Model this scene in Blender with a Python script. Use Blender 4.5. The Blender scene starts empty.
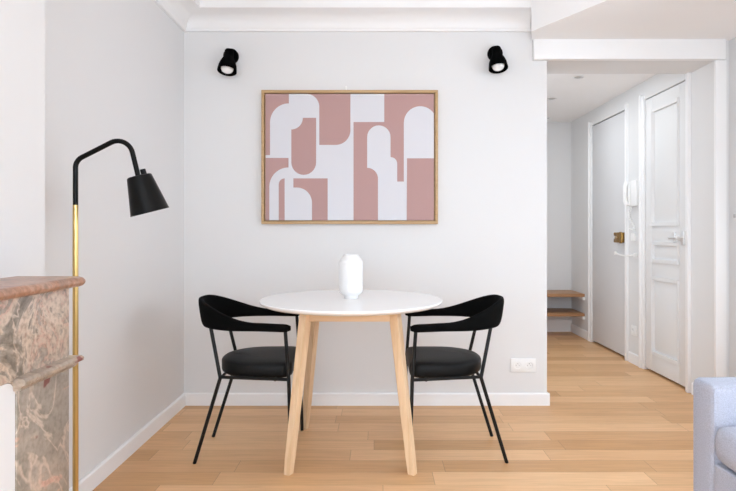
import bpy, bmesh, math, random
from mathutils import Vector, Matrix
from mathutils.geometry import tessellate_polygon
random.seed(4)
S = bpy.context.scene
COL = S.collection
PI = math.pi

# ------------------------------------------------------------------ materials
def new_mat(name):
    m = bpy.data.materials.new(name); m.use_nodes = True
    nt = m.node_tree
    return m, nt, nt.nodes['Principled BSDF']

def plain(name, col, rough=.5, metal=0., spec=.5, bump=0., bscale=80., coat=0., sheen=0., var=0.):
    m, nt, b = new_mat(name)
    b.inputs['Base Color'].default_value = (*col, 1)
    b.inputs['Roughness'].default_value = rough
    b.inputs['Metallic'].default_value = metal
    b.inputs['Specular IOR Level'].default_value = spec
    b.inputs['Coat Weight'].default_value = coat
    b.inputs['Sheen Weight'].default_value = sheen
    tc = nt.nodes.new('ShaderNodeTexCoord')
    n = nt.nodes.new('ShaderNodeTexNoise')
    n.inputs['Scale'].default_value = bscale; n.inputs['Detail'].default_value = 4
    nt.links.new(tc.outputs['Object'], n.inputs['Vector'])
    if bump:
        bp = nt.nodes.new('ShaderNodeBump'); bp.inputs['Strength'].default_value = bump
        bp.inputs['Distance'].default_value = .002
        nt.links.new(n.outputs['Fac'], bp.inputs['Height'])
        nt.links.new(bp.outputs['Normal'], b.inputs['Normal'])
    if var:
        r = nt.nodes.new('ShaderNodeValToRGB')
        r.color_ramp.elements[0].position = .3; r.color_ramp.elements[1].position = .7
        r.color_ramp.elements[0].color = (*[c*(1-var) for c in col], 1)
        r.color_ramp.elements[1].color = (*[min(1, c*(1+var)) for c in col], 1)
        nt.links.new(n.outputs['Fac'], r.inputs['Fac'])
        nt.links.new(r.outputs['Color'], b.inputs['Base Color'])
    return m

def math_node(nt, op, a, b=None):
    n = nt.nodes.new('ShaderNodeMath'); n.operation = op
    for i, v in enumerate((a, b)):
        if v is None: continue
        if isinstance(v, (int, float)): n.inputs[i].default_value = v
        else: nt.links.new(v, n.inputs[i])
    return n.outputs[0]

def floor_mat():
    m, nt, b = new_mat('oak_planks')
    L = nt.links.new
    tc = nt.nodes.new('ShaderNodeTexCoord')
    sep = nt.nodes.new('ShaderNodeSeparateXYZ'); L(tc.outputs['Object'], sep.inputs[0])
    x, y = sep.outputs['X'], sep.outputs['Y']
    W, LEN = .128, .95
    ys = math_node(nt, 'DIVIDE', math_node(nt, 'ADD', y, 10.03), W)
    row = math_node(nt, 'FLOOR', ys)
    wn = nt.nodes.new('ShaderNodeTexWhiteNoise'); wn.noise_dimensions = '1D'; L(row, wn.inputs['W'])
    xs = math_node(nt, 'ADD', math_node(nt, 'DIVIDE', math_node(nt, 'ADD', x, 10.), LEN), math_node(nt, 'MULTIPLY', wn.outputs['Value'], 7.3))
    colm = math_node(nt, 'FLOOR', xs)
    cmb = nt.nodes.new('ShaderNodeCombineXYZ'); L(row, cmb.inputs[0]); L(colm, cmb.inputs[1])
    wn2 = nt.nodes.new('ShaderNodeTexWhiteNoise'); wn2.noise_dimensions = '3D'; L(cmb.outputs[0], wn2.inputs['Vector'])
    ramp = nt.nodes.new('ShaderNodeValToRGB'); L(wn2.outputs['Value'], ramp.inputs['Fac'])
    cols = [(0, (.58, .31, .13)), (.3, (.66, .375, .175)), (.65, (.73, .435, .215)), (1, (.80, .50, .265))]
    e = ramp.color_ramp.elements
    e[0].position, e[0].color = 0, (*cols[0][1], 1)
    e[1].position, e[1].color = 1, (*cols[3][1], 1)
    for p, c in cols[1:3]:
        q = e.new(p); q.color = (*c, 1)
    # grain
    g = nt.nodes.new('ShaderNodeCombineXYZ')
    L(math_node(nt, 'ADD', math_node(nt, 'MULTIPLY', x, 2.2), math_node(nt, 'MULTIPLY', wn2.outputs['Value'], 31.)), g.inputs[0])
    L(math_node(nt, 'MULTIPLY', y, 38.), g.inputs[1])
    n1 = nt.nodes.new('ShaderNodeTexNoise'); n1.inputs['Scale'].default_value = 1.6; n1.inputs['Detail'].default_value = 7
    n1.inputs['Distortion'].default_value = .9
    L(g.outputs[0], n1.inputs['Vector'])
    r2 = nt.nodes.new('ShaderNodeValToRGB'); L(n1.outputs['Fac'], r2.inputs['Fac'])
    r2.color_ramp.elements[0].position = .3; r2.color_ramp.elements[0].color = (.80, .77, .73, 1)
    r2.color_ramp.elements[1].position = .62; r2.color_ramp.elements[1].color = (1.04, 1.04, 1.04, 1)
    mx = nt.nodes.new('ShaderNodeMix'); mx.data_type = 'RGBA'; mx.blend_type = 'MULTIPLY'; mx.inputs['Factor'].default_value = .6
    L(ramp.outputs['Color'], mx.inputs[6]); L(r2.outputs['Color'], mx.inputs[7])
    # seams
    fy = math_node(nt, 'FRACT', ys); fx = math_node(nt, 'FRACT', xs)
    dy = math_node(nt, 'MINIMUM', fy, math_node(nt, 'SUBTRACT', 1., fy))
    dx = math_node(nt, 'MINIMUM', fx, math_node(nt, 'SUBTRACT', 1., fx))
    sy = math_node(nt, 'LESS_THAN', dy, .0011/W); sx = math_node(nt, 'LESS_THAN', dx, .0012/LEN)
    seam = math_node(nt, 'MAXIMUM', sy, sx)
    mx2 = nt.nodes.new('ShaderNodeMix'); mx2.data_type = 'RGBA'
    L(math_node(nt, 'MULTIPLY', seam, .55), mx2.inputs['Factor'])
    L(mx.outputs[2], mx2.inputs[6]); mx2.inputs[7].default_value = (.20, .11, .055, 1)
    L(mx2.outputs[2], b.inputs['Base Color'])
    b.inputs['Roughness'].default_value = .40
    b.inputs['Specular IOR Level'].default_value = .5
    return m

def wood(name, c1, c2, axis='Z', rough=.45, sc=1.):
    m, nt, b = new_mat(name)
    L = nt.links.new
    tc = nt.nodes.new('ShaderNodeTexCoord'); mp = nt.nodes.new('ShaderNodeMapping')
    s = [22*sc]*3; s['XYZ'.index(axis)] = 1.6*sc
    mp.inputs['Scale'].default_value = s
    L(tc.outputs['Object'], mp.inputs['Vector'])
    n = nt.nodes.new('ShaderNodeTexNoise'); n.inputs['Scale'].default_value = 2.2; n.inputs['Detail'].default_value = 6
    n.inputs['Distortion'].default_value = .7
    L(mp.outputs['Vector'], n.inputs['Vector'])
    r = nt.nodes.new('ShaderNodeValToRGB'); L(n.outputs['Fac'], r.inputs['Fac'])
    r.color_ramp.elements[0].position = .32; r.color_ramp.elements[0].color = (*c1, 1)
    r.color_ramp.elements[1].position = .66; r.color_ramp.elements[1].color = (*c2, 1)
    L(r.outputs['Color'], b.inputs['Base Color'])
    b.inputs['Roughness'].default_value = rough
    return m

def marble(name, stops, scale=6., vein=(.80, .74, .68), vamt=.8, spots=True, seed=0., speck=.5):
    m, nt, b = new_mat(name)
    L = nt.links.new
    tc = nt.nodes.new('ShaderNodeTexCoord'); mp = nt.nodes.new('ShaderNodeMapping')
    mp.inputs['Location'].default_value = (seed, seed*.7, seed*1.3)
    mp.inputs['Rotation'].default_value = (.6, .3, .2)
    L(tc.outputs['Object'], mp.inputs['Vector'])
    n = nt.nodes.new('ShaderNodeTexNoise'); n.inputs['Scale'].default_value = scale; n.inputs['Detail'].default_value = 9
    n.inputs['Roughness'].default_value = .62; n.inputs['Distortion'].default_value = 1.1
    L(mp.outputs[0], n.inputs['Vector'])
    r = nt.nodes.new('ShaderNodeValToRGB'); L(n.outputs['Fac'], r.inputs['Fac'])
    e = r.color_ramp.elements
    e[0].position, e[0].color = stops[0][0], (*stops[0][1], 1)
    e[1].position, e[1].color = stops[-1][0], (*stops[-1][1], 1)
    for p, c in stops[1:-1]:
        q = e.new(p); q.color = (*c, 1)
    out = r.outputs['Color']
    # pale veins: thin iso-lines of a second noise
    n2 = nt.nodes.new('ShaderNodeTexNoise'); n2.inputs['Scale'].default_value = scale*.75; n2.inputs['Detail'].default_value = 4
    n2.inputs['Distortion'].default_value = 1.6
    mp2 = nt.nodes.new('ShaderNodeMapping'); mp2.inputs['Location'].default_value = (3.1+seed, 1.7, 8.2)
    L(tc.outputs['Object'], mp2.inputs['Vector']); L(mp2.outputs[0], n2.inputs['Vector'])
    d = math_node(nt, 'ABSOLUTE', math_node(nt, 'SUBTRACT', n2.outputs['Fac'], .5))
    v = nt.nodes.new('ShaderNodeValToRGB'); L(d, v.inputs['Fac'])
    v.color_ramp.elements[0].position = .004; v.color_ramp.elements[0].color = (vamt, vamt, vamt, 1)
    v.color_ramp.elements[1].position = .03; v.color_ramp.elements[1].color = (0, 0, 0, 1)
    mx = nt.nodes.new('ShaderNodeMix'); mx.data_type = 'RGBA'
    L(v.outputs['Color'], mx.inputs['Factor']); L(out, mx.inputs[6]); mx.inputs[7].default_value = (*vein, 1)
    out = mx.outputs[2]
    # fine speckle
    n3 = nt.nodes.new('ShaderNodeTexNoise'); n3.inputs['Scale'].default_value = 75; n3.inputs['Detail'].default_value = 5
    L(tc.outputs['Object'], n3.inputs['Vector'])
    r3 = nt.nodes.new('ShaderNodeValToRGB'); L(n3.outputs['Fac'], r3.inputs['Fac'])
    r3.color_ramp.elements[0].position = .34; r3.color_ramp.elements[0].color = (.62, .60, .56, 1)
    r3.color_ramp.elements[1].position = .56; r3.color_ramp.elements[1].color = (1.05, 1.05, 1.05, 1)
    mx3 = nt.nodes.new('ShaderNodeMix'); mx3.data_type = 'RGBA'; mx3.blend_type = 'MULTIPLY'; mx3.inputs['Factor'].default_value = speck
    L(out, mx3.inputs[6]); L(r3.outputs['Color'], mx3.inputs[7]); out = mx3.outputs[2]
    if spots:
        n4 = nt.nodes.new('ShaderNodeTexNoise'); n4.inputs['Scale'].default_value = 15; n4.inputs['Detail'].default_value = 2
        mp4 = nt.nodes.new('ShaderNodeMapping'); mp4.inputs['Location'].default_value = (9.3+seed, 5.1, 2.2)
        L(tc.outputs['Object'], mp4.inputs['Vector']); L(mp4.outputs[0], n4.inputs['Vector'])
        r4 = nt.nodes.new('ShaderNodeValToRGB'); L(n4.outputs['Fac'], r4.inputs['Fac'])
        r4.color_ramp.elements[0].position = .69; r4.color_ramp.elements[0].color = (0, 0, 0, 1)
        r4.color_ramp.elements[1].position = .73; r4.color_ramp.elements[1].color = (.85, .85, .85, 1)
        mx4 = nt.nodes.new('ShaderNodeMix'); mx4.data_type = 'RGBA'
        L(r4.outputs['Color'], mx4.inputs['Factor']); L(out, mx4.inputs[6]); mx4.inputs[7].default_value = (.22, .045, .04, 1)
        out = mx4.outputs[2]
    mt = nt.nodes.new('ShaderNodeMix'); mt.data_type = 'RGBA'; mt.blend_type = 'MULTIPLY'; mt.inputs['Factor'].default_value = 1.
    L(out, mt.inputs[6]); mt.inputs[7].default_value = (.86, .80, .74, 1); out = mt.outputs[2]
    L(out, b.inputs['Base Color'])
    b.inputs['Roughness'].default_value = .3
    return m

M = {}
M['wall'] = plain('wall_paint', (.755, .755, .755), .85, bump=.05, bscale=140, spec=.2)
M['trim'] = plain('white_gloss_paint', (.88, .88, .88), .45, spec=.4)
M['ceil'] = plain('ceiling_paint', (.92, .92, .92), .9, spec=.2)
M['door'] = plain('door_paint', (.78, .78, .78), .5, spec=.4)
M['flat_door'] = plain('grey_white_door_paint', (.70, .70, .71), .55, spec=.4)
M['floor'] = floor_mat()
M['black_fabric'] = plain('black_velvet_upholstery', (.0035, .0035, .0035), .9, bump=.15, bscale=260, spec=.06)
M['black_leather'] = plain('black_leatherette', (.006, .006, .006), .5, bump=.12, bscale=220, spec=.16)
M['black_metal'] = plain('black_powder_coat', (.006, .006, .006), .45, spec=.25)
M['lamp_black'] = plain('black_satin_lacquer', (.002, .002, .002), .33, spec=.18)
M['matte_black'] = plain('matte_black_metal', (.0015, .0015, .0015), .8, spec=.04)
M['brass'] = plain('brushed_brass', (.70, .49, .19), .28, metal=1.)
M['old_brass'] = plain('aged_brass', (.34, .20, .06), .38, metal=.9, var=.25, bscale=60)
M['chrome'] = plain('satin_steel', (.88, .88, .88), .45, metal=1.)
M['white_lac'] = plain('white_lacquer_table_top', (.93, .93, .93), .22, spec=.5)
M['ceramic'] = plain('white_ceramic', (.82, .82, .82), .30, spec=.4, bump=.03, bscale=40)
M['plastic'] = plain('white_plastic', (.88, .88, .87), .4)
M['grey_plastic'] = plain('grey_plastic', (.45, .45, .45), .5)
M['hole'] = plain('dark_recess', (.10, .10, .10), .8)
M['bulb'] = plain('opal_bulb_glass', (.90, .90, .89), .2)
M['beech'] = wood('pale_ash_wood', (.70, .47, .27), (.82, .60, .39), 'Z')
M['beech_x'] = wood('pale_ash_rail', (.67, .45, .26), (.79, .57, .37), 'X')
M['frame_oak'] = wood('oak_picture_frame', (.45, .285, .135), (.54, .36, .185), 'X', .5)
M['shelf_oak'] = wood('oak_shelf_board', (.36, .185, .085), (.46, .25, .12), 'X', .45)
M['canvas'] = plain('off_white_canvas', (.68, .68, .715), .85, bump=.1, bscale=500, spec=.2)
M['pink'] = plain('dusty_pink_paint', (.465, .295, .28), .85, bump=.1, bscale=500, spec=.2)
M['sofa'] = plain('blue_grey_weave', (.44, .46, .54), .95, bump=.8, bscale=300, spec=.1, var=.16)
M['glass'] = plain('clear_window_glass', (1., 1., 1.), .02)
M['glass'].node_tree.nodes['Principled BSDF'].inputs['Transmission Weight'].default_value = 1.
M['void'] = plain('dark_plaster', (.18, .18, .18), .9)
M['insert'] = plain('white_fire_board', (.79, .80, .81), .5)
M['marble'] = marble('grey_pink_marble', [(.30, (.20, .18, .15)), (.40, (.36, .33, .29)), (.43, (.46, .42, .38)), (.455, (.74, .64, .55)), (.50, (.70, .60, .52)), (.53, (.72, .50, .42)), (.555, (.44, .40, .36)), (.60, (.52, .47, .42)), (.63, (.66, .44, .37)), (.72, (.33, .30, .27))], 7., (.80, .70, .61), .7, True, 0., .75)
M['marble_jamb'] = marble('grey_veined_marble', [(.30, (.28, .25, .22)), (.42, (.36, .33, .29)), (.50, (.42, .38, .34)), (.56, (.47, .42, .37)), (.59, (.72, .50, .42)), (.63, (.70, .46, .39)), (.72, (.50, .44, .38))], 6., (.74, .62, .54), .7, True, 4.7, .5)
M['marble_impost'] = marble('taupe_marble', [(.30, (.30, .26, .23)), (.45, (.42, .37, .32)), (.56, (.50, .44, .38)), (.66, (.45, .34, .29)), (.75, (.40, .35, .31))], 8., (.6, .5, .44), .3, True, 1.1, .5)
M['marble_shelf'] = marble('rust_brown_marble', [(.32, (.34, .25, .21)), (.44, (.45, .28, .21)), (.52, (.48, .26, .17)), (.60, (.55, .36, .28)), (.70, (.36, .30, .26))], 10., (.62, .48, .40), .4, True, 2.2, .75)

# ------------------------------------------------------------------ mesh helpers
def box(bm, x0, x1, y0, y1, z0, z1, bev=0., seg=2):
    r = bmesh.ops.create_cube(bm, size=1.)
    vs = r['verts']
    for v in vs:
        v.co = Vector((x0+(v.co.x+.5)*(x1-x0), y0+(v.co.y+.5)*(y1-y0), z0+(v.co.z+.5)*(z1-z0)))
    if bev:
        es = list({e for v in vs for e in v.link_edges})
        bmesh.ops.bevel(bm, geom=es, offset=bev, segments=seg, profile=.5, affect='EDGES')

def frame_of(d):
    d = d.normalized()
    a = Vector((0, 0, 1)) if abs(d.z) < .9 else Vector((1, 0, 0))
    u = d.cross(a).normalized(); w = u.cross(d).normalized()
    return u, w

def tube(bm, pts, r, n=12, cap=True):
    pts = [Vector(p) for p in pts]
    rs = r if isinstance(r, (list, tuple)) else [r]*len(pts)
    rings = []; pu = None
    for i, p in enumerate(pts):
        d = (pts[min(i+1, len(pts)-1)] - pts[max(i-1, 0)])
        if pu is None:
            u, w = frame_of(d)
        else:
            dn = d.normalized(); u = (pu - dn*pu.dot(dn)).normalized(); w = dn.cross(u).normalized()*-1
            w = u.cross(dn)
        pu = u
        rings.append([bm.verts.new(p + (u*math.cos(2*PI*k/n) + w*math.sin(2*PI*k/n))*rs[i]) for k in range(n)])
    for a, b in zip(rings, rings[1:]):
        for k in range(n):
            bm.faces.new((a[k], a[(k+1) % n], b[(k+1) % n], b[k]))
    if cap:
        bm.faces.new(rings[0][::-1]); bm.faces.new(rings[-1])

def lathe(bm, prof, n=40, mat=None, cap=True):
    mat = mat or Matrix()
    rings = []
    for r, z in prof:
        rings.append([bm.verts.new(mat @ Vector((r*math.cos(2*PI*k/n), r*math.sin(2*PI*k/n), z))) for k in range(n)])
    for a, b in zip(rings, rings[1:]):
        for k in range(n):
            bm.faces.new((a[k], a[(k+1) % n], b[(k+1) % n], b[k]))
    if cap:
        bm.faces.new(rings[0][::-1]); bm.faces.new(rings[-1])

def prism(bm, poly, axis, a0, a1):
    """poly of 2-D points extruded along axis ('X','Y','Z')"""
    def P(p, a):
        return {'X': (a, p[0], p[1]), 'Y': (p[0], a, p[1]), 'Z': (p[0], p[1], a)}[axis]
    A = [bm.verts.new(P(p, a0)) for p in poly]; B = [bm.verts.new(P(p, a1)) for p in poly]
    n = len(poly)
    for i in range(n):
        bm.faces.new((A[i], A[(i+1) % n], B[(i+1) % n], B[i]))
    bm.faces.new(A[::-1]); bm.faces.new(B)

def loft(bm, rings, closed=False, cap=True):
    R = [[bm.verts.new(p) for p in ring] for ring in rings]
    n = len(R[0])
    for a, b in zip(R, R[1:]):
        for k in range(n):
            bm.faces.new((a[k], a[(k+1) % n], b[(k+1) % n], b[k]))
    if cap:
        bm.faces.new(R[0][::-1]); bm.faces.new(R[-1])

def obj(name, bm, mat, parent=None, label=None, sharp=35., subsurf=0):
    bmesh.ops.recalc_face_normals(bm, faces=bm.faces[:])
    lim = math.radians(sharp)
    for e in bm.edges:
        e.smooth = not (len(e.link_faces) == 2 and e.calc_face_angle(0.) > lim)
    for f in bm.faces: f.smooth = True
    me = bpy.data.meshes.new(name); bm.to_mesh(me); bm.free()
    for m in (mat if isinstance(mat, (list, tuple)) else [mat]): me.materials.append(m)
    o = bpy.data.objects.new(name, me); COL.objects.link(o)
    if parent: o.parent = parent
    if label: o['label'] = label
    if subsurf:
        md = o.modifiers.new('smooth', 'SUBSURF'); md.levels = md.render_levels = subsurf
    return o

def thing(name, label, cat, loc=(0, 0, 0), rz=0., group=None):
    o = bpy.data.objects.new(name, None); COL.objects.link(o)
    o.empty_display_size = .1
    o.location = loc; o.rotation_euler = (0, 0, rz)
    o['label'] = label; o['category'] = cat
    if group: o['group'] = group
    return o

def tag(o, label, cat, group=None):
    o['label'] = label; o['category'] = cat
    if group: o['group'] = group
    return o

def struct(name, bm, mat, parent=None):
    o = obj(name, bm, mat, parent)
    if not parent: o['kind'] = 'structure'
    return o

def dup(root, loc, rz, label):
    r = root.copy(); COL.objects.link(r); r.location = loc; r.rotation_euler = (0, 0, rz); r['label'] = label
    for ch in list(root.children):
        c = ch.copy(); COL.objects.link(c); c.parent = r
        for g in list(ch.children):
            d = g.copy(); COL.objects.link(d); d.parent = c
    return r

NB = bmesh.new
# ------------------------------------------------------------------ camera
F, CX, CY, HC = 560., 377., 231.5, 1.08
cam = bpy.data.cameras.new('camera'); co = bpy.data.objects.new('camera', cam); COL.objects.link(co)
co.location = (0, 0, HC); co.rotation_euler = (PI/2, 0, 0)
cam.sensor_width = 36.; cam.lens = F/736*36.
cam.shift_x = -(CX-368)/736; cam.shift_y = -(245.5-CY)/736
cam.clip_start = .02
S.camera = co

# ------------------------------------------------------------------ room shell
YW = 3.486; XL = -1.2014; XR = 2.19; YR = -1.9; ZC = 2.46
XO = 1.058; YT = 3.77; XH = 2.10; YE = 6.05; ZH = 2.263; XHL = .55
b = NB(); box(b, XL-.2, XR+.3, YR-.2, YE+.2, -.1, 0); struct('floor', b, M['floor'])
b = NB(); box(b, XL-.2, XR+.2, YR-.2, YW+.1, ZC, ZC+.1); struct('ceiling', b, M['ceil'])
b = NB(); box(b, XHL-.2, XR+.3, YT, YE+.2, ZH, ZH+.1); struct('ceiling.001', b, M['ceil'])
poly = [(.964, YW), (.915, 3.32), (1.19, 2.857), (1.52, 2.30), (XR, 1.172), (XR, YW)]
b = NB(); prism(b, poly, 'Z', 2.266, ZC); struct('ceiling.002', b, M['ceil'])
# walls
b = NB()
box(b, XL-.2, XO, YW, YT, 0, ZC)
box(b, XO, XH, YW, YT, 2.1415, ZC)
box(b, XH, XR+.3, YW, YT, 0, ZC)
struct('wall_back', b, M['wall'])
W5 = (-1.60, -.15, .35, 2.10)                       # window added to the left wall behind the camera, to light the right side
b = NB(); box(b, XL-.2, XL, YR-.2, W5[0], 0, ZC); box(b, XL-.2, XL, W5[1], YW, 0, ZC)
box(b, XL-.2, XL, W5[0], W5[1], 0, W5[2]); box(b, XL-.2, XL, W5[0], W5[1], W5[3], ZC); struct('wall_left', b, M['wall'])
b = NB(); box(b, XL, -1.04, .10, 1.754, 0, ZC); struct('wall_chimney', b, M['wall'])
W3 = (.95, 2.65, .62, 1.85)                        # window of the right wall: y0, y1, z0, z1
b = NB(); box(b, XR, XR+.2, YR-.2, W3[0], 0, ZC); box(b, XR, XR+.2, W3[1], YW, 0, ZC)
box(b, XR, XR+.2, W3[0], W3[1], 0, W3[2]); box(b, XR, XR+.2, W3[0], W3[1], W3[3], ZC); struct('wall_right', b, M['wall'])
W4 = (3.86, 4.80, .15, 2.10)                        # window added to the hall's inner wall to brighten doors and reveal
# rear wall with two windows (daylight)
WIN = [(-.75, .45), (.75, 1.95)]; WZ0, WZ1 = .12, 2.15
b = NB()
xs = [XL-.2, WIN[0][0], WIN[0][1], WIN[1][0], WIN[1][1], XR+.2]
for i in (0, 2, 4): box(b, xs[i], xs[i+1], YR-.2, YR, 0, ZC)
for w in WIN:
    box(b, w[0], w[1], YR-.2, YR, 0, WZ0); box(b, w[0], w[1], YR-.2, YR, WZ1, ZC)
struct('wall_rear', b, M['wall'])
for i, w in enumerate(WIN):
    b = NB(); y0, y1 = YR-.16, YR-.11; mx = (w[0]+w[1])/2
    for q in ((w[0], w[0]+.05, WZ0, WZ1), (w[1]-.05, w[1], WZ0, WZ1), (mx-.04, mx+.04, WZ0, WZ1)):
        box(b, q[0], q[1], y0, y1, q[2], q[3], .004)
    for z in (WZ0, WZ1-.05, 1.55):
        box(b, w[0], w[1], y0+.002, y1-.002, z, z+.05, .004)
    wo = struct('window_%d' % (i+1), b, M['trim'])
    b = NB(); box(b, w[0]+.02, w[1]-.02, y0+.022, y0+.028, WZ0+.02, WZ1-.02); obj('pane', b, M['glass'], wo)

# hall walls: right one carries two door openings
D1 = (4.72, 5.47); D2 = (3.794, 4.388); DT = 2.107; XD = XH+.012
b = NB(); x0, x1 = XH, XH+.10
box(b, x0, x1, YT, D2[0]-.006, 0, ZH); box(b, x0, x1, D2[1]+.006, D1[0]-.006, 0, ZH); box(b, x0, x1, D1[1]+.006, YE, 0, ZH)
box(b, x0, x1, D2[0]-.006, D2[1]+.006, DT+.008, ZH); box(b, x0, x1, D1[0]-.006, D1[1]+.006, DT+.008, ZH)
box(b, x1, x1+.08, YT, YE, 0, ZH)
struct('wall_hall', b, M['wall'])
b = NB(); box(b, XHL-.1, XR+.3, YE, YE+.1, 0, ZH); struct('wall_end', b, M['wall'])
b = NB(); box(b, XHL-.2, XHL, YT, W4[0], 0, ZH); box(b, XHL-.2, XHL, W4[1], YE, 0, ZH)
box(b, XHL-.2, XHL, W4[0], W4[1], 0, W4[2]); box(b, XHL-.2, XHL, W4[0], W4[1], W4[3], ZH); struct('wall_inner', b, M['wall'])
for i, (wn_, xx) in enumerate(((W3, XR+.12), (W4, XHL-.17), (W5, XL-.17))):
    b = NB(); my = (wn_[0]+wn_[1])/2
    for q in ((wn_[0], wn_[0]+.05), (wn_[1]-.05, wn_[1]), (my-.04, my+.04)): box(b, xx, xx+.05, q[0], q[1], wn_[2], wn_[3], .004)
    for z in (wn_[2], wn_[3]-.05): box(b, xx+.002, xx+.048, wn_[0], wn_[1], z, z+.05, .004)
    wo = struct('window_%d' % (i+3), b, M['trim'])  # the hall and left-wall ones are added for their light
    b = NB(); box(b, xx+.022, xx+.028, wn_[0]+.02, wn_[1]-.02, wn_[2]+.02, wn_[3]-.02); obj('pane', b, M['glass'], wo)

# baseboards
def base_prof(d=.015, h=.076):
    return [(0, 0), (d, 0), (d, h-.007), (d-.006, h), (0, h)]
b = NB(); prism(b, [(YW-p[0], p[1]) for p in base_prof()], 'X', XL+.015, XO+.014)
prism(b, [(XO+p[0], p[1]) for p in base_prof()], 'Y', YW-.0001, YT)
struct('baseboard_back', b, M['trim'])
b = NB(); prism(b, [(XL+p[0], p[1]) for p in base_prof()], 'Y', 1.754, YW); struct('baseboard_left', b, M['trim'])
b = NB(); prism(b, [(XH-p[0], p[1]) for p in base_prof(.014, .078)], 'Y', YW-.012, 3.715)
prism(b, [(YW-p[0], p[1]) for p in base_prof(.014, .078)], 'X', XH-.012, XR)
struct('baseboard_right', b, M['trim'])
b = NB(); prism(b, [(XH-p[0], p[1]) for p in base_prof(.012, .085)], 'Y', 4.452, 4.655)
prism(b, [(XH-p[0], p[1]) for p in base_prof(.012, .085)], 'Y', 5.54, YE)
struct('baseboard_hall', b, M['trim'])
b = NB(); prism(b, [(YE-p[0], p[1]) for p in base_prof(.014, .13)], 'X', XHL, XH); struct('baseboard_end', b, M['trim'])

# cornice (mitred run along left wall and back wall)
CP = [(0, 2.322), (.014, 2.322), (.017, 2.326), (.017, 2.332), (.020, 2.336)]
for k in range(9):
    a = k/8*PI/2
    CP.append((.026+.108*(1-math.cos(a)), 2.345+.072*math.sin(a)))
CP += [(.140, 2.419), (.143, 2.430), (.150, ZC), (0, ZC)]
b = NB()
ringsA = [(XL+p[0], .0, p[1]) for p in CP]
r0 = [(XL+p[0], 1.754, p[1]) for p in CP]; r1 = [(XL+p[0], YW-p[0], p[1]) for p in CP]; r2 = [(.955 if p[0] < .02 else .95-.2*max(0, p[0]-.02), YW-p[0], p[1]) for p in CP]
loft(b, [r0, r1, r2]); struct('trim_1', b, M['trim'])
# header casing over the opening, its right pilaster and the door casings
b = NB(); box(b, .966, 2.148, YW-.04, YW+.002, 2.1415, 2.266, .003); struct('trim_2', b, M['trim'])
b = NB(); box(b, XH-.003, 2.165, YW-.02, YW+.002, 0, 2.1415, .004)
struct('trim_3', b, M['trim'])
def casing(name, y0, y1, left=True, right=True, w0=.06, w1=.06, top=.0):
    b = NB()
    for (a0, a1, on) in ((y0-.006-w0, y0-.004, left), (y1+.004, y1+.006+w1, right)):
        if not on: continue
        box(b, XH-.012, XH+.02, a0, a1, 0, DT+.04, .002)
        box(b, XH-.024, XH-.010, a0 if a0 < y0-.01 else a1-.02, (a0+.02) if a0 < y0-.01 else a1, 0, DT+.05, .004)
        box(b, XH-.019, XH-.010, (a0+a1)/2+.004, (a0+a1)/2+.016, 0, DT+.04, .003)
    if top:
        box(b, XH-.012, XH+.02, y0-.006-w0, y1+.006+w1, DT+.008, DT+top, .002)
    struct(name, b, M['trim'])
casing('trim_4', D2[0], D2[1], True, True, .045, .055)
casing('trim_5', D1[0], D1[1], True, True, .04, .045)

# ------------------------------------------------------------------ door_2: three panelled door
def panel_door(name, y0, y1, z0, z1, panels, mat, xf):
    """front face at x = xf looking towards -X"""
    b = NB()
    ys = sorted({y0, y1, *[p[0] for p in panels], *[p[1] for p in panels]})
    py0, py1 = panels[0][0], panels[0][1]
    box(b, xf+.012, xf+.035, y0, y1, z0, z1)
    box(b, xf, xf+.014, y0, py0, z0, z1, .0015); box(b, xf, xf+.014, py1, y1, z0, z1, .0015)
    zs = [z0] + [z for p in panels for z in (p[2], p[3])] + [z1]
    for i in range(0, len(zs), 2):
        box(b, xf+.0003, xf+.014, py0-.001, py1+.001, zs[i], zs[i+1], .0015)
    for (a, c, d, e) in panels:
        w = .022                                     # raised moulding round each panel
        for q in ((a-.004, a+w, d-.004, e+.004), (c-w, c+.004, d-.004, e+.004)):
            prism(b, [(xf+.013, q[0]), (xf-.013, q[0]+.006), (xf-.009, q[0]+.013), (xf+.013, q[1])], 'Z', q[2], q[3])
        for q in ((d-.004, d+w), (e-w, e+.004)):
            prism(b, [(xf+.013, q[0]), (xf-.007, q[0]+.006), (xf-.004, q[0]+.013), (xf+.013, q[1])], 'Y', 0, 0) if False else None
            prism(b, [(a-.004, q[0]), (c+.004, q[0]), (c+.004, q[1]), (a-.004, q[1])], 'X', xf-.010, xf+.013)
        g = .045
        A = [(xf+.012, a+w, d+w), (xf+.012, c-w, d+w), (xf+.012, c-w, e-w), (xf+.012, a+w, e-w)]
        B = [(xf+.004, a+g, d+g), (xf+.004, c-g, d+g), (xf+.004, c-g, e-g), (xf+.004, a+g, e-g)]
        loft(b, [A, B])
    return struct(name, b, mat)
d2 = panel_door('door_2', D2[0], D2[1], .018, DT, [(3.898, 4.285, .15, .735), (3.898, 4.285, .85, 1.0), (3.898, 4.285, 1.125, 2.01)], M['door'], XH+.004)
b = NB()
box(b, XH-.008, XH+.006, 3.82, 3.858, .985, 1.085, .003)
box(b, XH-.006, XH+.006, 3.94, 3.965, .995, 1.075, .003)
tube(b, [(XH-.002, 3.84, 1.035), (XH-.045, 3.84, 1.035)], .009)
tube(b, [(XH-.045, 3.835, 1.035), (XH-.047, 3.89, 1.036), (XH-.042, 3.955, 1.033)], [.010, .008, .007])
tube(b, [(XH+.004, 3.90, 1.035), (XH-.02, 3.90, 1.035)], .014)
obj('door_handle', b, M['chrome'], d2, 'satin steel lever handle')
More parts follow.
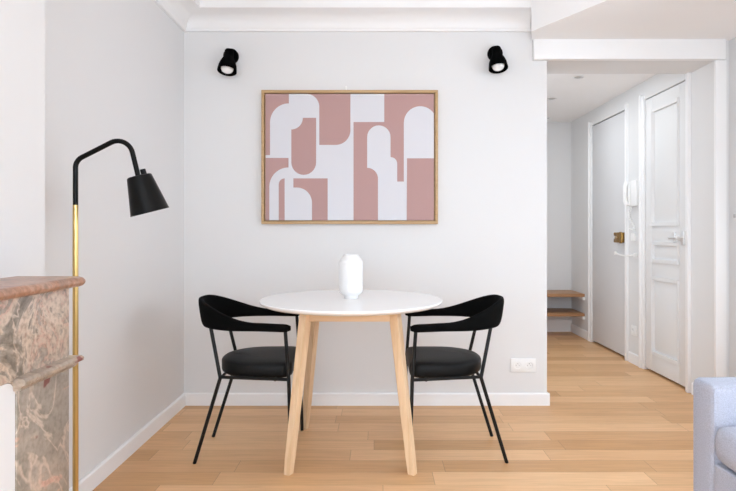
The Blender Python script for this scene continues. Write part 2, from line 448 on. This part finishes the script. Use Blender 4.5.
# door_1: flush entrance door
b = NB(); box(b, XH+.004, XH+.045, D1[0], D1[1], .020, DT-.004, .002); d1 = struct('door_1', b, M['flat_door'])
b = NB(); box(b, XH-.030, XH+.005, 4.735, 4.90, .985, 1.072, .004)
box(b, XH-.036, XH-.028, 4.735, 4.775, .980, 1.077, .003)
for z in (.995, 1.062): tube(b, [(XH-.03, 4.885, z), (XH-.034, 4.885, z)], .005)
lock = obj('lock', b, M['old_brass'], d1, 'aged brass rim lock case')
b = NB(); tube(b, [(XH-.03, 4.835, 1.03), (XH-.052, 4.835, 1.03)], [.010, .014], 16); obj('lock_knob', b, M['chrome'], lock)
b = NB()
for z in (.25, 1.15, 1.9): tube(b, [(XH-.002, D1[1]-.004, z-.04), (XH-.002, D1[1]-.004, z+.04)], .007)
obj('hinge', b, M['trim'], d1)

# ------------------------------------------------------------------ floor lamp
lx, ly = (75.5-CX)*2.0/F, 2.0
lamp = thing('floor_lamp', 'tall floor lamp with brass pole, bent black arm and black cone shade beside the fireplace', 'lamp', (lx, ly, 0))
b = NB(); lathe(b, [(.005, .004), (.098, 0), (.100, .003), (.100, .016), (.096, .02), (.012, .021)], 48); obj('base', b, M['lamp_black'], lamp)
zb = HC-(205-CY)*2/F
b = NB(); tube(b, [(0, 0, .018), (0, 0, zb)], .0095, 20); obj('pole', b, M['brass'], lamp, 'brass lower pole')
def pix(u, v, Y): return Vector(((u-CX)*Y/F-lx, 0, HC-(v-CY)*Y/F))
def fillet(pts, rad, n=10):
    out = [pts[0]]
    for i in range(1, len(pts)-1):
        p = pts[i]; a = (pts[i-1]-p).normalized(); c = (pts[i+1]-p).normalized()
        ang = a.angle(c); t = rad[i-1]/math.tan(ang/2)
        s, e = p+a*t, p+c*t
        cen = p+(a+c).normalized()*(rad[i-1]/math.sin(ang/2))
        va, vb = s-cen, e-cen; th = va.angle(vb)
        for k in range(n+1):
            q = k/n
            out.append(cen + (va*math.sin((1-q)*th)+vb*math.sin(q*th))/math.sin(th))
    out.append(pts[-1]); return out
arm = fillet([pix(75.5, 205.5, 2), pix(75.5, 160.5, 2), pix(128.0, 134.0, 2), pix(138.4, 177, 2)], [.042, .054])
b = NB(); tube(b, arm, .0088, 16); obj('arm', b, M['lamp_black'], lamp)
ax = Vector((9.5, 5, -38)).normalized()
top = pix(139.2, 176.2, 2)
Rm = Vector((0, 0, 1)).rotation_difference(ax).to_matrix().to_4x4()
T = Matrix.Translation(top) @ Rm
b = NB(); lathe(b, [(.010, -.003), (.038, -.002), (.042, .001), (.0435, .006), (.0665, .128), (.068, .133), (.066, .133), (.041, .008), (.010, .006)], 56, T)
sh = obj('lamp_shade', b, M['lamp_black'], lamp)
b = NB(); lathe(b, [(.009, -.022), (.010, -.021), (.010, .0), (.009, .002)], 16, T @ Matrix.Translation((-.017, -.006, 0))); obj('switch', b, M['lamp_black'], sh)
b = NB(); lathe(b, [(.013, .005), (.013, .05), (.020, .06), (.026, .08), (.022, .1), (.008, .108)], 24, T); obj('bulb', b, M['bulb'], sh)
b = NB(); tube(b, [(-.09, 0, .006), (-.098, .04, .006), (-.075, .16, .005), (-.09, .3, .005)], .003, 8); obj('cord', b, M['lamp_black'], lamp)

# ------------------------------------------------------------------ fireplace
fp = thing('fireplace', 'pink and grey marble fireplace with brown mantel shelf at the left edge', 'fireplace', (0, 0, 0))
XB, XF = -1.04, -.87
JY0, JY1 = 1.353, 1.585
MIRR = .86*2
b = NB(); pf = []
hz0, hz1 = .923, .951; xe = -.838
n = 8
# shelf: bullnosed top slab
for (ins, z) in [(.012, hz0), (.005, hz0+.003), (.001, hz0+.009), (0, hz0+.014), (.001, hz0+.019), (.005, hz0+.025), (.012, hz1)]:
    ring = []
    X0, X1, Y0, Y1 = XB, xe-ins, MIRR-1.628+ins, 1.628-ins
    rc = .022
    ring += [(X0, Y0, z)]
    for k in range(7):
        a = -PI/2+k/6*PI/2; ring.append((X1-rc+rc*math.cos(a), Y0+rc+rc*math.sin(a), z))
    for k in range(7):
        a = k/6*PI/2; ring.append((X1-rc+rc*math.cos(a), Y1-rc+rc*math.sin(a), z))
    ring += [(X0, Y1, z)]
    pf.append(ring)
loft(b, pf); obj('mantel_shelf', b, M['marble_shelf'], fp, 'rust brown marble shelf')
# frieze with an opening that has rounded top corners
zi = .722
b = NB(); box(b, XB, XF, MIRR-JY1, JY1, zi, hz0, .003); obj('frieze', b, M['marble'], fp)
for s in (0, 1):
    b = NB(); f = (lambda y: y) if s == 0 else (lambda y: MIRR-y)
    ya, yb = sorted((f(JY0), f(JY1)))
    box(b, XB, XF, ya, yb, 0, zi, .004)
    obj('jamb', b, M['marble_jamb'], fp)
    b = NB()
    rings = []
    for (o, z) in [(.0, .694), (.010, .696), (.015, .701), (.017, .707), (.028, .712), (.029, .720), (.024, .726), (0, .728)]:
        ya2, yb2 = sorted((f(JY0-.004-.3*o), f(JY1+o*.8)))
        rings.append([(XF-.01, ya2, z), (XF+o, ya2, z), (XF+o, yb2, z), (XF-.01, yb2, z)])
    loft(b, rings); obj('impost', b, M['marble_impost'], fp)
# white board closing the hearth, with rounded top corners
b = NB(); rc = .035; yA, yB = MIRR-JY0+.001, JY0-.001; zt = zi-.001
poly = [(yA, 0), (yB, 0)] + [(yB-rc+rc*math.cos(a), zt-rc+rc*math.sin(a)) for a in [k/8*PI/2 for k in range(9)]] + [(yA+rc-rc*math.sin(a), zt-rc+rc*math.cos(a)) for a in [k/8*PI/2 for k in range(9)]]
prism(b, poly, 'X', XB+.03, XF-.004); obj('fire_board', b, M['insert'], fp, 'white board closing the hearth')
# spandrels filling behind the rounded corners
for s in (0, 1):
    b = NB(); f = (lambda y: y) if s == 0 else (lambda y: MIRR-y)
    poly = [(f(JY0), zi-rc), (f(JY0), zi)] + [(f(JY0-rc), zi)] + [(f(JY0-rc+rc*math.sin(a)), zi-rc+rc*math.cos(a)) for a in [k/8*PI/2 for k in range(1, 8)]]
    prism(b, poly, 'X', XB+.03, XF-.001); obj('spandrel', b, M['marble'], fp)

# ------------------------------------------------------------------ round table
TX, TY, TZ = -.125, 2.78, .746
tb = thing('dining_table', 'round white-topped dining table with four splayed pale wood legs', 'table', (TX, TY, 0))
b = NB(); R = .450
lathe(b, [(R-.06, TZ-.024), (R-.022, TZ-.022), (R-.006, TZ-.014), (R-.001, TZ-.008), (R, TZ-.005), (R-.001, TZ-.002), (R-.004, TZ)], 128)
obj('tabletop', b, M['white_lac'], tb, 'white lacquered round top', sharp=30)
zt = TZ-.023
for sx in (-1, 1):
    for sy in (-1, 1):
        b = NB(); rings = []
        for t in [k/10 for k in range(11)]:
            z = zt*t
            f0, f1 = ((.283, .206) if sx > 0 else (.270, .200)); g0 = .291 if sy > 0 else .284
            cx = sx*(f0+(f1-f0)*t); cy = sy*(g0+(.212-g0)*t)
            w = (.033+(.041-.033)*t)/2
            rings.append([(cx+w*1.414*math.cos(a), cy+w*1.0*1.414*math.sin(a), z) for a in [q*PI/2 + math.radians(15) for q in range(4)]])
        loft(b, rings)
        es = [e for e in b.edges if abs((e.verts[0].co-e.verts[1].co).normalized().z) > .8]
        bmesh.ops.bevel(b, geom=es, offset=.0025, segments=2, affect='EDGES')
        obj('leg', b, M['beech'], tb)
for (x0, x1, y0, y1, m) in ((-.19, .19, -.222, -.200, 'beech_x'), (-.19, .19, .200, .222, 'beech_x'), (-.212, -.190, -.20, .20, 'beech_x'), (.190, .212, -.20, .20, 'beech_x')):
    b = NB(); box(b, x0, x1, y0, y1, zt-.055, zt, .002); obj('apron', b, M[m], tb)

# ------------------------------------------------------------------ vase
vs = NB()
VZ = TZ
pv = [(.030, 0), (.034, .0005), (.036, .003), (.036, .014), (.040, .018), (.052, .026), (.0575, .034), (.0590, .042), (.0592, .075), (.0588, .077), (.0592, .079), (.0592, .172), (.0587, .174), (.0590, .176), (.058, .184), (.053, .194), (.045, .206), (.038, .213), (.0365, .217), (.0365, .2195), (.034, .2205), (.032, .219), (.034, .20), (.052, .16), (.052, .05), (.03, .02)]
lathe(vs, pv, 56)
vo = obj('vase', vs, M['ceramic'], None, sharp=50)
vo.location = ((351-CX)*2.80/F, 2.80, VZ); tag(vo, 'white ceramic vase with sloping shoulders standing on the round table', 'vase')

# ------------------------------------------------------------------ chairs
def band_sections():
    """upholstered U shaped back and armrests; +x is the front of the chair"""
    rad = .236; xc = .010; xf = .222
    path = []
    N1, N2 = 12, 28
    for k in range(N1): path.append((xf+(xc-xf)*k/N1, -rad-.010*(1-k/N1), 0.))
    for k in range(N2+1):
        a = -PI/2 - PI*k/N2
        path.append((xc+rad*math.cos(a)*1.0, rad*math.sin(a), 1.))
    for k in range(1, N1+1): path.append((xc+(xf-xc)*k/N1, rad+.010*(k/N1), 0.))
    L = [0.]
    for p, q in zip(path, path[1:]): L.append(L[-1]+math.hypot(q[0]-p[0], q[1]-p[1]))
    tot = L[-1]; rings = []
    for i, (x, y, _) in enumerate(path):
        s = 1-abs(L[i]/tot*2-1)                       # 0 at the arm ends, 1 at the middle of the back
        def sm(a, c):
            t = min(1, max(0, (s-a)/(c-a))); return t*t*(3-2*t)
        bot = .621 + .004*sm(0, .3) + .012*sm(.8, 1.)
        topz = .657 + .006*sm(0, .3) + .097*sm(.26, .92)
        th = .034 - .006*sm(.2, .7)
        lean = .020*sm(.35, .9)
        a = path[max(0, i-1)]; c = path[min(len(path)-1, i+1)]
        tx, ty = c[0]-a[0], c[1]-a[1]; l = math.hypot(tx, ty); tx /= l; ty /= l
        nx, ny = -ty, tx                              # pointing inward or outward
        if nx*(x-0.05)+ny*y < 0: nx, ny = -nx, -ny    # outward
        endk = 1.
        if i == 0 or i == len(path)-1: endk = .55
        elif i == 1 or i == len(path)-2: endk = .93
        h = (topz-bot)/2*endk; zc = (topz+bot)/2; t2 = th/2*endk
        ring = []
        for q in range(20):
            ang = 2*PI*q/20
            cs, sn = math.cos(ang), math.sin(ang)
            e = .62
            px = t2*math.copysign(abs(cs)**e, cs); pz = h*math.copysign(abs(sn)**e, sn)
            # cushioned sides bulge a touch
            off = px + lean*((zc+pz-.62)/.14) - .004
            ring.append((x+nx*off, y+ny*off, zc+pz))
        rings.append(ring)
    return rings

def make_chair(label, loc, rz):
    t = thing('dining_chair', label, 'chair', loc, rz, 'black armchairs at the round table')
    b = NB(); loft(b, band_sections()); obj('backrest', b, M['black_fabric'], t, sharp=70)
    # seat: round at the rear, squarer at the front
    def plan(ins):
        pts = []
        x0, x1, w = -.139+ins, .222-ins, .207-ins
        rr, rf = .195-ins*.8, .05-ins*.3
        for (cx, cy, r, a0) in ((x1-rf, w-rf, rf, 0), (x0+rr, w-rr, rr, PI/2), (x0+rr, -w+rr, rr, PI), (x1-rf, -w+rf, rf, 1.5*PI)):
            for k in range(11):
                a = a0+k/10*PI/2; pts.append((cx+r*math.cos(a), cy+r*math.sin(a)))
        return pts
    b = NB()
    prof = [(.030, .400), (.012, .402), (.003, .409), (0, .420), (0, .454), (.003, .463), (.010, .4685), (.03, .4725), (.09, .475)]
    loft(b, [[(x, y, z) for x, y in plan(i)] for i, z in prof]); obj('seat', b, M['black_leather'], t, sharp=50)
    r = .0085
    for s in (-1, 1):
        b = NB(); tube(b, [(.226, s*.248, .0), (.214, s*.244, .404), (.197, s*.241, .640)], r, 14); obj('leg', b, M['black_metal'], t)
        b = NB(); tube(b, [(-.232, s*.170, .0), (-.108, s*.188, .404)], r, 14); obj('leg', b, M['black_metal'], t)
        b = NB(); tube(b, [(-.108, s*.188, .400), (-.160, s*.163, .640)], r, 14); obj('back_post', b, M['black_metal'], t)
    b = NB()
    for s in (-1, 1): tube(b, [(-.112, s*.188, .406), (.214, s*.244, .406)], .0078, 12)
    tube(b, [(-.106, -.188, .402), (-.106, .188, .402)], .007, 12)
    tube(b, [(.150, -.232, .402), (.150, .232, .402)], .007, 12)
    obj('seat_frame', b, M['black_metal'], t)
    return t
ch = make_chair('black armchair on the left of the round table, nearest the floor lamp', (-.624, 2.785, 0), math.radians(2))
dup(ch, (.374, 2.785, 0), PI, 'black armchair on the right of the round table, in front of the wall socket')

# ------------------------------------------------------------------ framed art
YP = YW-.030
k = (YW-.032)/F
fx0, fx1 = (261.3-CX)*k, (438.0-CX)*k; fz1, fz0 = HC-(90.-CY)*k, HC-(224.0-CY)*k
pcx, pcz = (fx0+fx1)/2, (fz0+fz1)/2
pt = thing('framed_picture', 'large framed abstract print of pink and white arches above the table', 'picture', (pcx, YW-.001, pcz))
hw, hh = (fx1-fx0)/2, (fz1-fz0)/2
fw = .017; dep = .034
b = NB()
box(b, -hw, hw, -dep, 0, hh-fw, hh, .0015); box(b, -hw, hw, -dep, 0, -hh, -hh+fw, .0015)
box(b, -hw, -hw+fw, -dep+.0003, -.0003, -hh+fw-.001, hh-fw+.001, .0015); box(b, hw-fw, hw, -dep+.0003, -.0003, -hh+fw-.001, hh-fw+.001, .0015)
obj('frame', b, M['frame_oak'], pt, 'thin oak floating frame')
b = NB(); box(b, -hw+fw, hw-fw, -.006, -.002, -hh+fw, hh-fw); obj('backing', b, M['frame_oak'], pt)
cw, chh = hw-fw-.008, hh-fw-.006
b = NB(); box(b, -cw, cw, -.027, -.006, -chh, chh, .001)
for f_ in b.faces: f_.material_index = 0
def C(x, y): return ((x-316)/241.*cw, (250.5-y)/179.5*chh)
def arc(cx, cy, r, a0, a1, n=14, ry=None):
    ry = ry or r
    return [(cx+r*math.cos(math.radians(a0+(a1-a0)*i/n)), cy-ry*math.sin(math.radians(a0+(a1-a0)*i/n))) for i in range(n+1)]
shapes = [
    [(75, 71), (142, 71), (142, 98)] + arc(142, 152, 54, 90, 180) + [(88, 245), (75, 245)],
    arc(192, 108, 37, 90, 0) + [(229, 216)] + arc(276, 174, 42, -90, 0) + [(318, 71)],
    arc(149, 139, 33, -90, 0) + [(220, 139)] + arc(184.5, 265.5, 35.5, 0, -180),
    [(75, 253), (141, 253), (141, 280)] + arc(141, 335, 55, 90, 180) + [(86, 430), (75, 430)],
    [(130, 311)] + arc(130, 328, 17, 90, 180) + [(113, 430), (130, 430)],
    [(155, 311), (253, 311), (253, 430), (208, 430)] + arc(165, 380, 43, 0, 90) + [(155, 337)],
    [(327, 151), (415, 151), (415, 71), (557, 71), (557, 127)] + arc(518, 153, 47, 34, 180) + [(471, 320), (452, 320)] + arc(434, 269, 18, 0, 90) + [(433, 250)] + arc(399.5, 194, 33.5, 0, 180) + arc(366, 312, 31, 90, 0) + [(397, 430), (327, 430)],
    [(480, 254), (557, 254), (557, 430), (479, 430)],
]
for sp in shapes:
    pts = []
    for q in sp:
        c = C(*q)
        if not pts or math.hypot(c[0]-pts[-1][0], c[1]-pts[-1][1]) > 1e-4: pts.append(c)
    v = [b.verts.new((c[0], -.0276, c[1])) for c in pts]
    for tri in tessellate_polygon([[Vector((c[0], c[1], 0)) for c in pts]]):
        try:
            f_ = b.faces.new([v[i] for i in tri]); f_.material_index = 1
        except ValueError: pass
me = bpy.data.meshes.new('canvas')
for f_ in b.faces:
    f_.normal_update()
    if f_.material_index == 1 and f_.normal.y > 0: f_.normal_flip()
b.to_mesh(me); b.free(); me.materials.append(M['canvas']); me.materials.append(M['pink'])
cv = bpy.data.objects.new('canvas', me); COL.objects.link(cv); cv.parent = pt
# small hook seen above the frame
b = NB(); box(b, -.006, .006, -.008, 0, -.02, .026, .003); tube(b, [(0, -.008, .01), (0, -.013, .01)], .003, 10)
ho = obj('picture_hook', b, M['plastic']); ho.location = ((346-CX)*YW/F, YW-.0005, HC-(90.5-CY)*YW/F)
tag(ho, 'small white hook on the wall just above the framed picture', 'hook')

# ------------------------------------------------------------------ wall lamps
def wall_lamp(label, u, v, s):
    X, Z = (u-CX)*3.44/F, HC-(v-CY)*3.44/F
    t = thing('wall_lamp', label, 'lamp', (X, YW, Z), 0, 'black wall spots')
    b = NB(); T0 = Matrix.Rotation(PI/2, 4, 'X')
    lathe(b, [(.02, .0), (.046, .0), (.047, .004), (.047, .020), (.044, .030), (.036, .038), (.02, .042)], 36, T0); obj('wall_plate', b, M['matte_black'], t)
    ax = Vector((-s*.04, -.28, -1.)).normalized()
    p0 = Vector((s*.004, -.066, .012))
    b = NB(); tube(b, [(0, -.03, .0), (0, -.05, .004), tuple(p0+ax*.02)], .016, 14); obj('joint', b, M['matte_black'], t)
    Tm = Matrix.Translation(p0) @ Vector((0, 0, 1)).rotation_difference(ax).to_matrix().to_4x4()
    b = NB(); lathe(b, [(r_, z_*1.13-.010) for r_, z_ in [(.018, 0), (.025, .002), (.028, .006), (.029, .040), (.034, .052), (.045, .072), (.053, .093), (.0575, .122), (.058, .128), (.056, .128), (.051, .095), (.042, .072), (.026, .05), (.02, .045)]], 44, Tm)
    shd = obj('lamp_shade', b, M['matte_black'], t, sharp=50)
    b = NB(); lathe(b, [(.014, .045), (.016, .06), (.022, .075), (.033, .092), (.038, .108), (.037, .122), (.031, .134), (.018, .142), (.006, .1445)], 32, Tm)
    obj('bulb', b, M['bulb'], shd, 'round white bulb')
wall_lamp('black wall spot with white bulb left above the framed picture', 229.6, 54.6, 1)
wall_lamp('black wall spot with white bulb right above the framed picture, by the opening', 496.2, 52.0, -1)

# ------------------------------------------------------------------ sockets, switch
def socket(name, label, n, w, h, parent_m, cat='socket'):
    t = thing(name, label, cat)
    b = NB(); box(b, -w/2, w/2, -.010, 0, -h/2, h/2, .003); obj('plate', b, M['plastic'], t)
    for i in range(n):
        x = (i-(n-1)/2)*.071
        b = NB(); lathe(b, [(.022, -.0095), (.0235, -.0125), (.0215, -.0125), (.0195, -.0100), (.006, -.0098)], 28, Matrix.Translation((x, 0, 0)) @ Matrix.Rotation(PI/2, 4, 'X') @ Matrix.Scale(-1, 4, (0, 0, 1)))
        so = obj('socket_well', b, M['plastic'], t)
        b = NB()
        for dx in (-.0095, .0095): tube(b, [(x+dx, -.0105, 0), (x+dx, -.0099, 0)], .0027, 10)
        tube(b, [(x, -.010, .0115), (x, -.02, .0115)], .0024, 10)
        obj('socket_pin', b, M['grey_plastic'], so)
    t.matrix_world = parent_m
    return t
socket('wall_socket', 'white double wall socket to the right of the table', 2, .156, .084, Matrix.Translation(((523.-CX)*YW/F, YW, HC-(365.-CY)*YW/F)))
Rz = Matrix.Rotation(-PI/2, 4, 'Z')
yy = XH*F/(634.6-CX)
socket('wall_socket', 'white single wall socket low in the hall between the two doors', 1, .082, .082, Matrix.Translation((XH, yy, HC-(330.5-CY)*yy/F)) @ Rz)
t = thing('light_switch', 'small light switch on the wall at the right edge of the photo', 'switch', (XR, 3.415, 1.175), 0)
b = NB(); box(b, -.007, 0, -.032, .032, -.032, .032, .003); obj('plate', b, M['wall'], t)
b = NB(); box(b, -.013, -.006, -.009, .009, -.011, .011, .003); obj('toggle', b, M['grey_plastic'], t)

# ------------------------------------------------------------------ hall: shelves, intercom, chain, downlights
def shelf(label, z):
    t = thing('wall_shelf', label, 'shelf', (XH, YE, z), 0, 'oak shelves in the hall')
    b = NB(); box(b, -1.45, -.001, -.395, -.001, -.030, 0, .003); obj('board', b, M['shelf_oak'], t)
    b = NB(); box(b, -.022, -.001, -.40, -.01, -.062, -.0305, .003); obj('cleat', b, M['trim'], t)
shelf('upper of the two oak shelves at the far end of the hall', .449)
shelf('lower of the two oak shelves at the far end of the hall', .252)
ic = thing('intercom', 'white intercom handset on the hall wall between the two doors', 'intercom', (XH, 4.57, 1.39), 0)
b = NB(); box(b, -.030, 0, -.085, .01, -.105, .105, .006); obj('base', b, M['plastic'], ic)
b = NB(); tube(b, [(-.045, .035, -.092), (-.060, .035, -.06), (-.062, .035, 0), (-.060, .035, .06), (-.045, .035, .095)], [.020, .017, .014, .017, .021], 14); box(b, -.04, 0, .012, .055, -.10, .10, .006)
obj('handset', b, M['plastic'], ic)
pts = []
for k in range(90):
    q = k/89; a = k*.95
    pts.append((-.012+.008*math.cos(a), .02+.045*math.sin(q*PI*2.2)+.010*math.sin(a), -.10-.28*q+.17*max(0, q-.72)*2))
b = NB(); tube(b, pts, .0035, 6); obj('cord', b, M['plastic'], ic, 'coiled white cord')
jb = NB(); box(jb, -.02, 0, -.04, .02, -.385, -.325, .004); obj('junction_box', jb, M['plastic'], ic)
b = NB(); y0, y1 = 4.90, 4.53
for k in range(15):
    q = k/14; bmesh.ops.create_icosphere(b, subdivisions=1, radius=.0085, matrix=Matrix.Translation((-.014-.006*math.sin(q*PI), y0+(y1-y0)*q, -.012*math.sin(q*PI))))
tube(b, [(-.014-.006*math.sin(q*PI), y0+(y1-y0)*q, -.012*math.sin(q*PI)) for q in [k/14 for k in range(15)]], .0035, 6)
box(b, -.02, 0, 4.89, 4.915, -.015, .015, .003); box(b, -.02, 0, 4.515, 4.545, -.015, .015, .003)
o = obj('door_chain', b, M['plastic']); o.location = (XH-.0003, 0, .89); tag(o, 'white beaded security chain across the grey door edge below the brass lock', 'chain')
def downlight(label, x, y, on=True):
    t = thing('ceiling_spotlight', label, 'ceiling light', (x, y, ZH), 0, 'recessed hall spotlights')
    b = NB(); lathe(b, [(.030, .0), (.043, -.0005), (.044, -.003), (.040, -.006), (.031, -.004), (.029, .0)], 32, cap=False); obj('ring', b, M['chrome'], t)
    b = NB(); lathe(b, [(.004, -.002), (.029, -.002), (.0295, -.0005), (.004, -.0005)], 24); obj('lens', b, M['grey_plastic'], t)
downlight('recessed spotlight in the hall ceiling nearest the opening', 1.54, 4.29)
downlight('middle recessed spotlight in the hall ceiling', 1.555, 4.99)
downlight('farthest recessed spotlight in the hall ceiling, beside the opening edge', 1.765, 5.84)

# ------------------------------------------------------------------ sofa
sf = thing('sofa', 'blue grey fabric sofa with square arm at the lower right corner', 'sofa', (1.042, 1.86, 0))
def soft(name, x0, x1, y0, y1, z0, z1, r, parent, puff=0., seg=5):
    b = NB(); box(b, x0, x1, y0, y1, z0, z1)
    bmesh.ops.subdivide_edges(b, edges=b.edges[:], cuts=5, use_grid_fill=True)
    cx, cy, cz = (x0+x1)/2, (y0+y1)/2, (z0+z1)/2
    hx, hy, hz = (x1-x0)/2, (y1-y0)/2, (z1-z0)/2
    # spread the loops towards the edges so corners round at radius r
    for v in b.verts:
        for i, (c, h) in enumerate(((cx, hx), (cy, hy), (cz, hz))):
            t = (v.co[i]-c)/h; kk = round((t+1)*3)
            a = min(.8, r/h); a2 = min(.9, r*.35/h)
            v.co[i] = c+h*[-1, -1+a2, -1+a, 1-a, 1-a2, 1, 1][kk] if False else c+h*{0: -1, 1: -1+a2*1.1, 2: -1+a, 3: 0, 4: 1-a, 5: 1-a2*1.1, 6: 1}[kk]
    for v in b.verts:
        q = Vector(((v.co.x-cx), (v.co.y-cy), (v.co.z-cz)))
        rr = min(r, hx, hy, hz)
        inner = Vector((max(-hx+rr, min(hx-rr, q.x)), max(-hy+rr, min(hy-rr, q.y)), max(-hz+rr, min(hz-rr, q.z))))
        d = q-inner
        if d.length > 1e-6: q = inner + d.normalized()*rr
        if puff:
            w = (1-(q.x/hx)**2)*(1-(q.y/hy)**2)
            if abs(q.z) > hz*.5: q.z += math.copysign(puff*max(0, w), q.z)
        v.co = Vector((cx, cy, cz))+q
    return obj(name, b, M['sofa'], parent, sharp=80, subsurf=1)
AW = .126
for y0 in (-AW, -1.70):
    a = soft('arm', 0, .93, y0, y0+AW, .055, .602, .024, sf, 0.)
    b = NB(); yy = y0+.004
    for ys in (y0+.0075, y0+AW-.0075):
        cyc = [(.0075, ys, .07), (.0075, ys, .30), (.0075, ys, .578), (.011, ys, .588), (.022, ys, .5945), (.2, ys, .5965), (.90, ys, .5965)]
        tube(b, cyc, .0026, 8)
    obj('piping', b, M['sofa'], a)
soft('base', -.004, .90, -1.57, -AW-.002, .075, .368, .012, sf)
for y0, y1 in ((-.845, -AW-.009), (-1.565, -.852)):
    soft('seat_cushion', -.022, .72, y0, y1, .372, .497, .046, sf, .012)
    soft('back_cushion', .66, .86, y0+.01, y1-.01, .49, .83, .07, sf, 0.)
soft('backrest', .82, .98, -1.70, 0, .055, .78, .04, sf)
for x in (.06, .9):
    for y in (-.06, -1.63):
        b = NB(); lathe(b, [(.016, 0), (.018, .002), (.024, .06)], 20, Matrix.Translation((x, y, 0))); obj('leg', b, M['black_metal'], sf)

# ------------------------------------------------------------------ light
w = bpy.data.worlds.new('world'); S.world = w; w.use_nodes = True
w.node_tree.nodes['Background'].inputs['Color'].default_value = (.90, .95, 1., 1)
w.node_tree.nodes['Background'].inputs['Strength'].default_value = 1.0
def area(name, loc, rot, sx, sy, power, col=(1, 1, 1), shape='RECTANGLE', spread=None):
    l = bpy.data.lights.new(name, 'AREA'); l.shape = shape; l.size = sx; l.size_y = sy; l.energy = power; l.color = col
    if spread: l.spread = spread
    o = bpy.data.objects.new(name, l); COL.objects.link(o); o.location = loc; o.rotation_euler = rot
    return o
DAY = (.85, .985, 1.125)
area('window_daylight', (XR+.10, (W3[0]+W3[1])/2, (W3[2]+W3[3])/2), (0, PI/2-math.radians(34), 0), W3[3]-W3[2]-.04, W3[1]-W3[0]-.04, 20, DAY)
area('window_daylight', (XL-.10, (W5[0]+W5[1])/2, (W5[2]+W5[3])/2), (0, -PI/2+math.radians(8), 0), W5[3]-W5[2]-.04, W5[1]-W5[0]-.04, 50, DAY)  # lamp of the added left-wall opening, evens out the right side
area('window_daylight', (XHL-.10, (W4[0]+W4[1])/2, (W4[2]+W4[3])/2), (0, -PI/2+math.radians(10), 0), W4[3]-W4[2]-.04, W4[1]-W4[0]-.04, 6.2, DAY)  # lamp of the added hall opening, lifts the doors and reveal
for i, wd in enumerate(WIN):
    area('window_daylight', ((wd[0]+wd[1])/2, YR-.09, (WZ0+WZ1)/2), (PI/2-math.radians(26), 0, 0), wd[1]-wd[0]-.04, WZ1-WZ0-.04, (46, 22)[i], DAY)
for x, y in ((1.54, 4.29), (1.555, 4.99)):
    area('spotlight_beam', (x, y, ZH-.012), (0, 0, 0), .06, .06, 2.2, (.95, 1, 1.03), 'DISK')

S.view_settings.view_transform = 'Standard'; S.view_settings.look = 'None'
S.view_settings.gamma = 1.; S.view_settings.use_curve_mapping = False
S.view_settings.exposure = .46
S.cycles.max_bounces = 12; S.cycles.diffuse_bounces = 8; S.cycles.glossy_bounces = 4
S.cycles.use_denoising = True
S.cycles.sample_clamp_indirect = 4.
